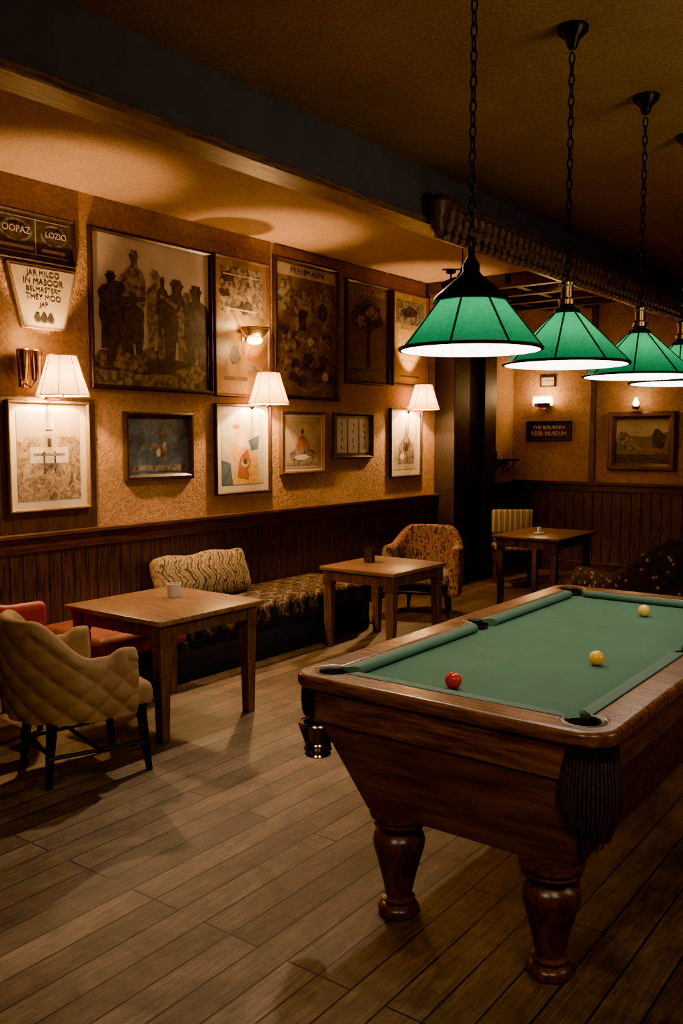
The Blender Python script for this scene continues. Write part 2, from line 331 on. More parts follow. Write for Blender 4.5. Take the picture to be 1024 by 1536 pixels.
picture('framed_picture','tall dark-framed sepia village print with a pale title strip',5.94,6.89,2.04,3.28,'L',fr_dark,.032,0,brownart,
 [rect(3,.03,.97,.90,.985)]+[blob(random.choice([1,2,2]),random.uniform(.1,.9),random.uniform(.1,.5),.08,.04) for _ in range(28)]+[(2,[(.28,.5),(.28,.74),(.42,.82),(.56,.74),(.56,.5)]),rect(1,.36,.48,.5,.66),blob(2,.15,.75,.12,.12),blob(2,.78,.7,.14,.16),blob(1,.75,.66,.08,.08),blob(3,.55,.42,.05,.03),blob(3,.8,.16,.06,.04)],texts=[('MULUM ARFA',0,.918,.08,ink)])
picture('framed_picture','dark brown framed painting of a large tree',6.995,7.77,2.22,3.23,'L',fr_dark,.03,0,art('art_treebg',[(.3,(.10,.058,.03)),(.7,(.21,.14,.07))],3,1,8),
 [(1,[(.44,.12),(.47,.5),(.40,.62),(.5,.56),(.60,.66),(.54,.5),(.57,.12)]),blob(1,.5,.68,.34,.16,18),blob(2,.35,.62,.14,.06),blob(2,.62,.72,.16,.06),rect(1,0,1,0,.14),rect(2,.05,.95,.90,.96)])
picture('framed_picture','golden-toned poster in a dark frame lit from below',7.81,8.52,2.23,3.22,'L',fr_brown,.03,0,art('art_gold',[(.3,(.26,.15,.05)),(.7,(.58,.38,.13))],5,1,9),
 [rect(2,.08,.92,.68,.94),blob(1,.5,.82,.25,.06),rect(6,.15,.85,.28,.62),blob(3,.35,.45,.1,.1),blob(7,.65,.45,.1,.08),rect(1,.2,.8,.08,.1)])
picture('framed_picture','gilt-framed tower print with cream mat, lit by a lamp',3.31,3.95,1.20,1.94,'L',fr_gold,.022,.05,art('art_etch',[(.35,(.10,.06,.03)),(.5,(.30,.21,.12)),(.65,(.48,.38,.24))],22,1,10,8),
 [rect(3,0,1,.72,1),rect(4,.2,.8,.42,.60),rect(3,.36,.64,.60,.74),rect(4,.42,.58,.74,.90),rect(1,.40,.43,.3,.55),rect(1,.57,.6,.3,.55),rect(2,.25,.75,.50,.53),rect(1,.47,.53,.60,.70),rect(2,.3,.7,.36,.42),rect(1,.44,.56,.78,.80)],off=.013)
picture('framed_picture','dark-framed bluish still life of flowers',4.27,4.96,1.37,1.885,'L',fr_dark,.045,0,art('art_blue',[(.3,(.04,.055,.07)),(.6,(.12,.16,.19)),(.8,(.26,.29,.30))],6,2,11),
 [blob(5,.5,.32,.35,.18,16)]+[blob(random.choice([2,5,5]),random.uniform(.3,.72),random.uniform(.25,.7),.06,.08) for _ in range(14)]+[blob(4,.48,.38,.04,.07),blob(3,.58,.52,.03,.05),rect(2,.05,.95,.05,.16)])
picture('framed_picture','cream-matted print of a golden figure in a dark frame',5.205,5.886,1.215,1.975,'L',fr_dark,.022,.06,art('art_lit',[(.3,(.30,.28,.24)),(.7,(.62,.56,.44))],4,1,12),
 [(5,[(0,0),(.0,.35),(.2,.3),(.25,0)]),(6,[(.25,.0),(.30,.3),(.2,.5),(.35,.72),(.5,.78),(.62,.68),(.60,.52),(.85,.38),(.9,.0)]),(7,[(.35,.1),(.42,.38),(.6,.5),(.7,.3),(.62,.05)]),blob(4,.48,.60,.12,.08),blob(3,.55,.30,.10,.05),blob(1,.55,.32,.05,.04),blob(7,.35,.82,.1,.04),blob(6,.72,.2,.1,.1),(5,[(.62,.62),(.9,.7),(.86,.5),(.7,.48)])])
picture('framed_picture','small framed sepia print of a rounded fruit basket',6.02,6.657,1.36,1.93,'L',fr_brown,.028,.02,art('art_pale',[(.3,(.26,.18,.11)),(.7,(.46,.35,.23))],4,1,13),
 [(2,[(.2,.12),(.15,.3),(.3,.38),(.72,.38),(.88,.3),(.8,.12)]),(7,[(.3,.38),(.38,.58),(.5,.66),(.62,.58),(.7,.38)]),blob(1,.5,.72,.04,.06),blob(4,.5,.22,.2,.05),rect(2,.1,.9,.06,.12)])
def stroke(mi,x,z,l,w,a): 
    c,s=math.cos(a),math.sin(a); return (mi,[(x+c*l-s*w,z+s*l+c*w),(x-c*l-s*w*.4,z-s*l+c*w*.4),(x-c*l+s*w*.4,z-s*l-c*w*.4),(x+c*l+s*w,z+s*l-c*w)])
picture('framed_picture','small dark frame holding three pale brush-written panels',6.80,7.46,1.483,1.936,'L',fr_dark,.028,0,art('art_grey',[(.3,(.08,.07,.06)),(.7,(.17,.15,.12))],5,1,14),
 [rect(4,.06,.32,.08,.92),rect(4,.37,.63,.08,.92),rect(4,.68,.94,.08,.92)]+[stroke(1,x+random.uniform(-.02,.02),z+random.uniform(-.03,.03),.055,.018,random.uniform(1.1,2.1)) for x in (.19,.5,.81) for z in (.22,.4,.58,.76)])
picture('framed_picture','cream-matted sketch in a thin dark frame, brightly lit',7.78,8.40,1.268,2.0,'L',fr_dark,.02,.06,art('art_sketch',[(.3,(.30,.25,.17)),(.7,(.58,.50,.36))],7,1,15),
 [(2,[(.15,.1),(.2,.45),(.4,.6),(.5,.85),(.62,.6),(.85,.45),(.88,.1)]),blob(1,.5,.42,.12,.1),blob(4,.35,.25,.1,.06)])
picture('framed_picture','landscape painting in a heavy carved wooden frame',-3.91,-3.10,1.29,2.0,'B',fr_brown,.09,0,art('art_land',[(.3,(.07,.06,.035)),(.6,(.17,.145,.085)),(.8,(.30,.26,.18))],3,1,16),
 [(3,[(0,.55),(.3,.62),(.6,.60),(1,.72),(1,1),(0,1)]),rect(1,0,1,0,.2),blob(2,.35,.35,.2,.1),blob(1,.8,.5,.15,.25),blob(2,.15,.55,.14,.16),blob(7,.75,.3,.12,.06)],depth=.06)
picture('pub_sign','small black plank sign with gold lettering',-5.0,-4.39,1.645,1.90,'B',fr_dark,.02,0,M('sign_black',(.02,.015,.01),.4),[],'sign',[('THE BOURREN',0,.66,.065,gold_ink),('REER MUSEUM',0,.36,.075,gold_ink)])
picture('framed_picture','tiny framed certificate on the back wall',-4.82,-4.62,2.33,2.46,'B',fr_dark,.015,0,paper,[rect(2,.1,.9,.3,.4),rect(2,.1,.9,.6,.75)])
picture('framed_picture','narrow dark framed picture beside the dark post',9.78,10.15,1.9,2.4,'L',fr_dark,.03,0,brownart)
# ------------------------------------------------------------------ wall lamps
WARM=(1,.57,.23)
def wall_lamp():
    r=thing('wall_lamp','brass wall lamp with pleated cream empire shade, lit','wall lamp',(X0,3.62,1.97),math.pi/2,'shaded wall lamps')
    bm=bmesh.new(); lathe(bm,[(.001,0),(.045,.0),(.05,.006),(.03,.015),(.001,.018)],(0,0),20)
    for v in bm.verts: v.co=Vector((v.co.x,-v.co.z,v.co.y+.0))
    ob('backplate',bm,brass,r)
    bm=bmesh.new(); tube(bm,[(0,-.01,0),(0,-.08,-.03),(0,-.16,-.03),(0,-.2,-.01),(0,-.2,.045)],.007,8); lathe(bm,[(.001,.03),(.02,.034),(.015,.04),(.012,.05)],(0,-.2),12); ob('arm',bm,brass,r)
    bm=bmesh.new(); n=48; R=[]
    for z,rad in ((.0,.17),(.06,.148),(.13,.125),(.2,.105),(.26,.09)):
        R.append([bm.verts.new(((rad+(.003 if i%2 else 0))*math.cos(6.28318*i/n),-.2+(rad+(.003 if i%2 else 0))*math.sin(6.28318*i/n),z)) for i in range(n)])
    for a,b in zip(R,R[1:]):
        for i in range(n): bm.faces.new((a[i],a[(i+1)%n],b[(i+1)%n],b[i]))
    ob('lamp_shade',bm,cream_shade,r,ang=10)
    bm=bmesh.new()
    for z,rad in ((.0,.173),(.26,.093)):
        tube(bm,[(rad*math.cos(6.283*i/40),-.2+rad*math.sin(6.283*i/40),z) for i in range(40)],.004,6,closed=True)
    for i in range(8):
        a=6.283*i/8; tube(bm,[(.173*math.cos(a),-.2+.173*math.sin(a),0),(.093*math.cos(a),-.2+.093*math.sin(a),.26)],.0025,5)
    ob('shade_trim',bm,fr_gold,r)
    bm=bmesh.new(); lathe(bm,[(.001,.048),(.012,.052),(.016,.065),(.012,.08),(.001,.085)],(0,-.2),12); ob('bulb',bm,glowlow,r)
    light('POINT','lamp_light',(0,-.2,.11),230,WARM,r,.02); light('POINT','lamp_light',(0,-.17,.02),46,WARM,r,.03)
    return r
wl=wall_lamp()
dup(wl,(X0,5.66,1.975),math.pi/2); dup(wl,(X0,8.14,1.99),math.pi/2)
dimbulb=M('dim_bulb',(.8,.6,.3),.4,emit=(1,.6,.25),es=5)
r=thing('wall_sconce','twin brass candle sconce with two ribbed glass cups','wall sconce',(X0,3.46,2.02),math.pi/2)
bm=bmesh.new(); rbox(bm,-.03,.03,-.02,0,0,.2,.01,2); tube(bm,[(-.05,-.08,.05),(-.03,-.04,.0),(0,-.02,.03),(.03,-.04,.0),(.05,-.08,.05)],.006); ob('bracket',bm,brass,r)
for sx in (-.05,.05):
    bm=bmesh.new(); lathe(bm,[(.02,.04),(.028,.05),(.034,.16),(.038,.24),(.034,.24),(.026,.06)],(sx,-.08),14,cap=False); tube(bm,[(sx+.039*math.cos(6.283*i/14),-.08+.039*math.sin(6.283*i/14),.24) for i in range(14)],.005,5,closed=True)
    for q in range(7): 
        a=6.283*q/7; tube(bm,[(sx+.03*math.cos(a),-.08+.03*math.sin(a),.05),(sx+.04*math.cos(a),-.08+.04*math.sin(a),.24)],.003,5)
    ob('cup',bm,brass,r)
    bm=bmesh.new(); lathe(bm,[(.001,.06),(.014,.07),(.014,.15),(.001,.16)],(sx,-.08),10); ob('bulb',bm,dimbulb,r)
light('POINT','sconce_light',(0,-.14,.3),5,WARM,r,.04)
r=thing('wall_sconce','brass bowl uplighter sconce with ribbed rim, lit','wall sconce',(X0+.035,5.53,2.49),math.pi/2)
bm=bmesh.new(); lathe(bm,[(.02,.02),(.06,.025),(.1,.06),(.125,.10),(.118,.10),(.09,.065),(.02,.04)],(0,-.13),24,cap=False)
tube(bm,[(.125*math.cos(6.283*i/24),-.13+.125*math.sin(6.283*i/24),.10) for i in range(24)],.008,6,closed=True); ob('bowl',bm,brass,r)
bm=bmesh.new(); rbox(bm,-.03,.03,-.02,0,.0,.13,.008,2); tube(bm,[(0,-.01,.05),(0,-.05,.03),(0,-.12,.03)],.01); ob('bracket',bm,brass,r)
bm=bmesh.new(); lathe(bm,[(.001,-.03),(.05,-.02),(.065,.0),(.06,.022),(.001,.025)],(0,-.13),20); ob('diffuser',bm,glowlow,r)
light('POINT','sconce_light',(0,-.13,.12),20,WARM,r,.05); light('POINT','sconce_light',(0,-.16,-.06),9,WARM,r,.04)
r=thing('wall_sconce','small crown-shaped brass wall light, glowing','wall sconce',(-4.73,Y1,2.06),0)
bm=bmesh.new(); lathe(bm,[(.04,0),(.10,.02),(.12,.06),(.115,.06),(.09,.03)],(0,-.13),16,cap=False); box(bm,-.03,.03,-.05,0,0,.08); ob('bracket',bm,brass,r)
bm=bmesh.new()
for i in range(-3,4): lathe(bm,[(.001,.03),(.02,.04),(.024,.09),(.012,.14),(.001,.15)],(i*.038,-.13),8)
ob('glass',bm,glowlow,r); light('POINT','sconce_light',(0,-.2,.2),26,WARM,r,.05)
r=thing('wall_sconce','small brass candle light on the back wall','wall sconce',(-3.56,Y1,2.02),0)
bm=bmesh.new(); lathe(bm,[(.001,0),(.04,.01),(.05,.04),(.03,.045)],(0,-.1),14,cap=False); tube(bm,[(0,0,.02),(0,-.05,.0),(0,-.1,.01)],.007); ob('bracket',bm,brass,r)
bm=bmesh.new(); lathe(bm,[(.001,.04),(.035,.06),(.035,.09),(.012,.14),(.001,.15)],(0,-.1),12); ob('glass',bm,glowlow,r); light('POINT','sconce_light',(0,-.18,.16),6,WARM,r,.05)
r=thing('wall_shelf','small black iron wall shelf with a candle cup','shelf',(X0,10.3,1.36),math.pi/2)
bm=bmesh.new(); rbox(bm,-.28,.28,-.16,0,.03,.055,.006,2); tube(bm,[(-.2,-.02,-.1),(-.2,-.08,-.06),(-.2,-.14,.03)],.01); tube(bm,[(.2,-.02,-.1),(.2,-.08,-.06),(.2,-.14,.03)],.01); rbox(bm,-.26,-.23,-.1,-.06,.05,.16,.005,2); ob('shelf',bm,black,r)
bm=bmesh.new(); lathe(bm,[(.03,.056),(.035,.06),(.03,.1),(.001,.1)],(.05,-.08),12); ob('candle_cup',bm,brass,r)
# ------------------------------------------------------------------ pool lamps
def chain(bm,z0,z1):
    p=.042; n=int((z1-z0)/p)
    for i in range(n):
        zc=z0+p*(i+.5); fl=i%2; pts=[]
        for q in range(12):
            a=6.283*q/12; u=.011*math.cos(a); w=.027*math.sin(a)
            pts.append((u,0,zc+w) if fl else (0,u,zc+w))
        tube(bm,pts,.0034,5,closed=True)
ribm=M('rib_dark_green',(.010,.028,.018),.5)
def pendant(name,label,x,y,R,capped):
    r=thing(name,label,'pendant lamp',(x,y,2.0),0,'green lamps over the pool table')
    N=8; n=48; zt=.185 if capped else .225; rt=.112 if capped else .05
    bm=bmesh.new(); rings=[]
    for q in range(7):
        t=q/6; rad=R+(rt-R)*t; rings.append([bm.verts.new(((rad-.006*math.sin(math.pi*8*i/n)**2)*math.cos(6.28318*(i/n)+.24),(rad-.006*math.sin(math.pi*8*i/n)**2)*math.sin(6.28318*(i/n)+.24),.010+(zt-.010)*t)) for i in range(n)])
    for p,q in zip(rings,rings[1:]):
        for i in range(n): bm.faces.new((p[i],p[(i+1)%n],q[(i+1)%n],q[i]))
    ob('lamp_shade',bm,green_shade,r)
    bm=bmesh.new()
    for i in range(N):
        an=6.28318*i/N+.24; tube(bm,[(R*math.cos(an),R*math.sin(an),.012),(rt*math.cos(an),rt*math.sin(an),zt)],.0042,6)
    tube(bm,[(R*math.cos(6.28318*i/48),R*math.sin(6.28318*i/48),.008) for i in range(48)],.0065,6,closed=True)
    ob('rib_frame',bm,ribm,r)
    bm=bmesh.new()
    if capped: lathe(bm,[(.135,.170),(.128,.188),(.085,.225),(.04,.262),(.03,.275),(.03,.30),(.02,.315),(.012,.33),(.012,.36)],(0,0),32)
    else: lathe(bm,[(.056,.218),(.054,.232),(.03,.245),(.03,.25)],(0,0),20)
    ob('cap',bm,black,r)
    if not capped:
        bm=bmesh.new(); lathe(bm,[(.03,.25),(.036,.255),(.036,.275),(.026,.285),(.026,.33),(.033,.335),(.033,.345),(.012,.36)],(0,0),20)
        ob('socket',bm,brass,r)
    bm=bmesh.new(); lathe(bm,[(.001,-.004),(R*.8,-.002),(R*.97,.002)],(0,0),40,0,False); lathe(bm,[(R*.97,.0022),(R*.97,.008),(.001,.008)],(0,0),40,1,False); ob('diffuser',bm,[glow,whitein],r)
    bm=bmesh.new(); chain(bm,.35,H-2.0-.07); ob('chain',bm,black,r,0)
    bm=bmesh.new(); lathe(bm,[(.012,H-2.09),(.02,H-2.08),(.03,H-2.05),(.062,H-2.02),(.065,H-2.001)],(0,0),24); ob('canopy',bm,black,r)
    light('POINT','lamp_light',(0,0,.075),7,(1,.95,.75),r,.03)
    return r
pendant('pendant_lamp','green cone pool lamp with black cap, hanging by a chain',-1.535,2.81,.25,True)
for y,R in ((3.62,.262),(4.55,.275),(5.27,.28)):
    pendant('pendant_lamp','green cone pool lamp with brass socket, hanging by a chain',-1.52,y,R,False)
# ------------------------------------------------------------------ carved valance
r=thing('carved_valance','dark carved wooden valance with pendant fringe along the beam','valance',(-2.98,4.95,2.93))
L=Y1-4.95-.005
bm=bmesh.new(); rbox(bm,.0,.10,0,L,.14,.2,.012,3); rbox(bm,0,.125,-.02,L,.2,.24,.014,3); rbox(bm,0,.06,0,L,.02,.14,.01,2)
tube(bm,[(.12,y*.02,.225+.006*math.sin(y*.9)) for y in range(0,int(L/.02))],.014,6); ob('board',bm,M('valance_wood',(.15,.09,.052),.32,0,.5,25,bmp=.2),r)
bm=bmesh.new(); y=.06
while y<L-.05:
    lathe(bm,[(.002,-.0),(.018,.012),(.026,.035),(.014,.055),(.030,.08),(.038,.11),(.024,.14),(.034,.17),(.03,.2)],(.085,y-.03),8,lean=(0,.25)); y+=.098
o=ob('fringe',bm,M('valance_pendants',(.30,.20,.12),.3,.2,.6,30),r); o['kind']='stuff'
bm=bmesh.new(); lathe(bm,[(.001,.0),(.03,.02),(.055,.07),(.05,.12),(.07,.18),(.085,.22),(.07,.25),(.03,.27),(.001,.275)],(.07,-.05),16); ob('finial',bm,M('valance_end',(.13,.075,.042),.4,0,.4,25,bmp=.3),r)
r=thing('finial_ornament','small dark turned finial on top of the valance','ornament',(-2.90,8.2,3.185))
bm=bmesh.new(); lathe(bm,[(.05,0),(.055,.02),(.02,.04),(.045,.08),(.05,.10),(.02,.13),(.028,.155),(.001,.18)],(0,0),16); ob('body',bm,black,r)
def can(x,y,lab):
    r=thing('ceiling_spotlight',lab,'spotlight',(x,y,H-.17),0,'black ceiling spotlights')
    bm=bmesh.new(); lathe(bm,[(.02,.13),(.05,.14),(.05,.17)],(0,0),16); tube(bm,[(0,0,.14),(0,0,.06)],.01); ob('mount',bm,black,r)
    bm=bmesh.new(); tube(bm,[(-.08,-.04,.0),(.06,.03,.07)],[.055,.04],16); ob('head',bm,black,r)
can(-4.6,8.0,'small black spotlight mounted on the ceiling'); can(-3.4,9.3,'small black spotlight mounted on the ceiling')
r=thing('hanging_lantern','small dark glass lantern hung from the wooden beam','lantern',(-3.1,5.55,2.715))
bm=bmesh.new(); lathe(bm,[(.001,.0),(.03,.01),(.045,.06),(.04,.1),(.02,.13),(.012,.16),(.006,.17),(.004,.315)],(0,0),14); ob('body',bm,M('dark_glass',(.05,.04,.02),.15,.3),r)
# ------------------------------------------------------------------ POOL TABLE
PX0,PX1,PY0,PY1=-2.11,-.885,2.48,4.99
r=thing('pool_table','wooden pool table with green felt, leather pockets, turned legs','pool table',(0,0,0))
ix0,ix1,iy0,iy1=PX0+.125,PX1-.125,PY0+.125,PY1-.125; RC=.064; RM=.052; ym=(iy0+iy1)/2
def rr(x0,x1,y0,y1,rad,n=10):
    out=[]
    for cx,cy,a in ((x1-rad,y0+rad,-90),(x1-rad,y1-rad,0),(x0+rad,y1-rad,90),(x0+rad,y0+rad,180)):
        for i in range(n+1):
            t=math.radians(a+90*i/n); out.append((cx+rad*math.cos(t),cy+rad*math.sin(t)))
    return out
def arc(cx,cy,rad,a0,a1,n): return [(cx+rad*math.cos(math.radians(a0+(a1-a0)*i/n)),cy+rad*math.sin(math.radians(a0+(a1-a0)*i/n))) for i in range(n+1)]
outer=rr(PX0,PX1,PY0,PY1,.10)
inner=arc(ix0,iy0,RC,90,360,18)+arc(ix1,iy0,RC,180,450,18)+arc(ix1,ym,RM,-90,90,12)+arc(ix1,iy1,RC,270,540,18)+arc(ix0,iy1,RC,0,270,18)+arc(ix0,ym,RM,90,270,12)
ob('rail',fillmesh([outer,inner],.772,.825,.018),wood_x,r)
bedc=arc(ix0,iy0,RC,90,0,8)+arc(ix1,iy0,RC,180,90,8)+arc(ix1,ym,RM,-90,-270,10)+arc(ix1,iy1,RC,270,180,8)+arc(ix0,iy1,RC,0,-90,8)+arc(ix0,ym,RM,90,-90,10)
ob('bed_cloth',fillmesh([bedc],.755,.79,.001),felt,r)
def cushion(p0,p1,inw):
    bm=bmesh.new(); p0=Vector(p0);p1=Vector(p1);w=Vector(inw)*.058;d=(p1-p0).normalized()*.045
    sec=[(0,.79),(0,.823),(.55,.826),(.9,.82),(1,.808),(.93,.797),(.75,.79)]
    A=[];B=[]
    for t,z in sec:
        a=p0+w*t+d*t;b=p1+w*t-d*t; A.append(bm.verts.new((a.x,a.y,z)));B.append(bm.verts.new((b.x,b.y,z)))
    for i in range(len(sec)): j=(i+1)%len(sec); bm.faces.new((A[i],A[j],B[j],B[i]))
    bm.faces.new(A);bm.faces.new(B[::-1]); ob('cushion',bm,feltc,r,ang=60)
cushion((ix0,iy0+RC),(ix0,ym-RM),(1,0)); cushion((ix0,ym+RM),(ix0,iy1-RC),(1,0)); cushion((ix1,iy0+RC),(ix1,ym-RM),(-1,0)); cushion((ix1,ym+RM),(ix1,iy1-RC),(-1,0))
cushion((ix0+RC,iy0),(ix1-RC,iy0),(0,1)); cushion((ix0+RC,iy1),(ix1-RC,iy1),(0,-1))
t=.04; ax0,ax1,ay0,ay1=PX0+.045,PX1-.04,PY0+.03,PY1-.03
for m_,a in ((wood_x,(ax0+.06,ax1-.06,ay0,ay0+t)),(wood_x,(ax0+.06,ax1-.06,ay1-t,ay1)),(wood_y,(ax0,ax0+t,ay0+.06,ay1-.06)),(wood_y,(ax1-t,ax1,ay0+.06,ay1-.06))):
    bm=bmesh.new(); box(bm,*a,.65,.773); ob('apron',bm,m_,r,.006)
bm=bmesh.new(); hexa(bm,[(-1.775,ay0+.02,.365),(-1.005,ay0+.02,.365),(-1.005,ay1-.02,.365),(-1.775,ay1-.02,.365)],[(-2.0,ay0+.014,.66),(-.955,ay0+.014,.66),(-.955,ay1-.014,.66),(-2.0,ay1-.014,.66)]); ob('cabinet',bm,wood_body,r,.006)
bm=bmesh.new(); box(bm,PX0+.11,PX1-.11,PY0+.11,PY1-.11,.66,.755); ob('slate',bm,black,r)
prof=[(.055,.0),(.072,.004),(.075,.02),(.066,.034),(.05,.042),(.058,.05),(.060,.058),(.047,.066),(.048,.075),(.06,.13),(.078,.20),(.092,.25),(.095,.27),(.088,.295),(.068,.308),(.062,.316),(.074,.322),(.092,.330),(.097,.342),(.085,.352),(.105,.362),(.105,.37)]
for x,y in ((-1.67,2.575),(-1.085,2.555),(-1.67,4.84),(-1.085,4.84)):
    bm=bmesh.new(); lathe(bm,prof,(0,0),20); ob('leg',bm,wood_z,r,loc=(x,y,0),ang=50)
fringem=M('fringe_dark_brown',(.05,.032,.024),.7,0,.5,60); basketm=M('basket_metal',(.30,.23,.14),.18,1,.4,30)
def pocket(cx,cy,rad,a0,a1,kind,ox,oy):
    bm=bmesh.new(); tube(bm,[(p[0],p[1],.815) for p in arc(cx,cy,rad+.0,a0,a1,18)],.010,8)
    lathe(bm,[(rad+.001,.81),(rad-.002,.78),(rad*.93,.70),(rad*.7,.665),(.001,.66)],(cx,cy),20,cap=False)
    p=ob('pocket',bm,leather,r)
    if kind:
        ang=math.atan2(oy,ox); bx,by=cx+ox,cy+oy; bm=bmesh.new()
        zt=.775; zb=.635 if kind=='fringe' else .66; rr0=.085 if kind=='fringe' else .06
        lathe(bm,[(rr0*.9,zb),(rr0,zb+.02),(rr0+.004,(zt+zb)/2),(rr0,zt)],(bx,by),20,cap=False); ob('leather_skirt',bm,leather,p)
        bm=bmesh.new()
        if kind=='fringe':
            for i in range(46):
                a=6.283*i/46; rr1=rr0*.98; l=.13+.04*math.cos(a-ang)+random.uniform(-.014,.014)
                tube(bm,[(bx+rr1*math.cos(a),by+rr1*math.sin(a),zb+.10),(bx+(rr1+.012)*math.cos(a),by+(rr1+.012)*math.sin(a),zb+.02),(bx+(rr1+.012)*math.cos(a),by+(rr1+.012)*math.sin(a),zb-.06),(bx+rr1*.8*math.cos(a),by+rr1*.8*math.sin(a),zb-l)],[.0045,.0055,.0055,.003],5)
            for i in range(14):
                a=6.283*i/14; tube(bm,[(bx,by,zb-.02),(bx+.035*math.cos(a),by+.035*math.sin(a),zb-.1),(bx+.03*math.cos(a),by+.03*math.sin(a),zb-.19)],[.01,.009,.003],5)
            o=ob('tassel_fringe',bm,fringem,p); o['kind']='stuff'
        else:
            lathe(bm,[(.03,.505),(.048,.515),(.05,.53),(.04,.545),(.052,.575),(.066,.615),(.066,.63),(.058,.63)],(bx,by),10,cap=False)
            for q in range(10):
                a=6.283*q/10; tube(bm,[(bx+.05*math.cos(a),by+.05*math.sin(a),.52),(bx+.044*math.cos(a),by+.044*math.sin(a),.545),(bx+.071*math.cos(a+.2),by+.071*math.sin(a+.2),.625)],.004,5)
            for z,rq in ((.508,.045),(.548,.044),(.628,.07)): tube(bm,[(bx+rq*math.cos(6.283*i/20),by+rq*math.sin(6.283*i/20),z) for i in range(20)],.006,6,closed=True)
            ob('ball_basket',bm,basketm,p)
pocket(ix0,iy0,RC,90,360,'basket',-.045,-.04); pocket(ix1,iy0,RC,180,450,'fringe',.035,-.03)
pocket(ix0,iy1,RC,0,270,None,0,0); pocket(ix1,iy1,RC,270,540,None,0,0); pocket(ix0,ym,RM,90,270,None,0,0); pocket(ix1,ym,RM,-90,90,None,0,0)
def ball(x,y,col,lab,rad=.03):
    t=thing('pool_ball',lab,'ball',(x,y,.79),0,'pool balls'); bm=bmesh.new(); bmesh.ops.create_uvsphere(bm,u_segments=32,v_segments=20,radius=rad)
    for v in bm.verts: v.co.z+=rad
    ob('ball',bm,M('ball_'+lab[:4],col,.12,0,.03,3),t)
ball(-1.563,2.765,(.50,.015,.012),'red glossy pool ball on green felt',.031); ball(-1.269,3.395,(.85,.42,.02),'yellow glossy pool ball on green felt'); ball(-1.434,4.48,(.85,.52,.10),'pale yellow glossy pool ball on green felt')
# ------------------------------------------------------------------ cafe tables
def cafe(name,label,x0,x1,y0,y1,zt,legin,legw=.07,mt=tab_x,ml=tab_z):
    cx,cy=(x0+x1)/2,(y0+y1)/2; w,d=(x1-x0)/2,(y1-y0)/2
    t=thing(name,label,'table',(cx,cy,0))
    bm=bmesh.new(); rbox(bm,-w,w,-d,d,zt-.032,zt,.008,2); ob('table_top',bm,mt,t)
    i=legin
    for a in ((-w+i+.03,w-i-.03,-d+i+.01,-d+i+.032),(-w+i+.03,w-i-.03,d-i-.032,d-i-.01),(-w+i+.01,-w+i+.032,-d+i+.04,d-i-.04),(w-i-.032,w-i-.01,-d+i+.04,d-i-.04)):
        bm=bmesh.new(); box(bm,*a,zt-.115,zt-.032); ob('apron',bm,ml,t,.003)
    for sx in (-1,1):
        for sy in (-1,1):
            bm=bmesh.new(); a=legw/2; b=a*.72; lx=sx*(w-i-a); ly=sy*(d-i-a)
            lv=[(a,zt-.033),(a,zt-.15),(a*.82,zt-.16),(a*.95,zt-.18),(b,.05),(b,0)]
            rings=[[bm.verts.new((p*q,p*s,z)) for q,s in ((-1,-1),(1,-1),(1,1),(-1,1))] for p,z in lv]
            for A,B in zip(rings,rings[1:]):
                for j in range(4): bm.faces.new((A[j],A[(j+1)%4],B[(j+1)%4],B[j]))
            bm.faces.new(rings[0]);bm.faces.new(rings[-1][::-1]); ob('leg',bm,ml,t,.005,loc=(lx,ly,0))
    return t
cafe('cafe_table','square wooden pub table with tapered legs holding a votive',-4.47,-3.62,3.20,4.05,.70,.035,.08)
cafe('cafe_table','square wooden pub table with a dark tumbler on it',-4.40,-3.68,5.58,6.38,.66,.02,.08)
cafe('dining_table','dark wooden table with a small candle near the back wall',-4.10,-3.38,7.98,8.95,.72,.04,.07,wood('dark_top',(.11,.055,.025),'x',.3),dark_z)
r=thing('votive_cup','small white glass votive cup with dark rim on the table','cup',(-4.13,3.77,.70))
bm=bmesh.new(); lathe(bm,[(.001,0),(.034,0),(.042,.02),(.047,.085),(.043,.085),(.036,.02),(.001,.012)],(0,0),20,cap=False); ob('cup',bm,whiteceramic,r)
bm=bmesh.new(); lathe(bm,[(.001,.05),(.04,.05),(.0405,.052),(.001,.053)],(0,0),20); ob('candle',bm,M('coffee_dark',(.05,.02,.01),.2),r)
r=thing('tumbler','dark ribbed metal tumbler on the table','tumbler',(-4.20,6.0,.66))
bm=bmesh.new(); lathe(bm,[(.001,0),(.04,0),(.048,.01),(.046,.05),(.05,.12),(.046,.12),(.04,.02),(.001,.01)],(0,0),18,cap=False); ob('cup',bm,pewter,r)
r=thing('candle','short white candle on a small saucer','candle',(-3.75,8.35,.72))
bm=bmesh.new(); lathe(bm,[(.001,0),(.05,.0),(.06,.012),(.03,.012),(.001,.01)],(0,0),18,cap=False); ob('saucer',bm,whiteceramic,r)
bm=bmesh.new(); lathe(bm,[(.001,.01),(.02,.011),(.02,.07),(.001,.072)],(0,0),14); ob('wax',bm,whiteceramic,r)
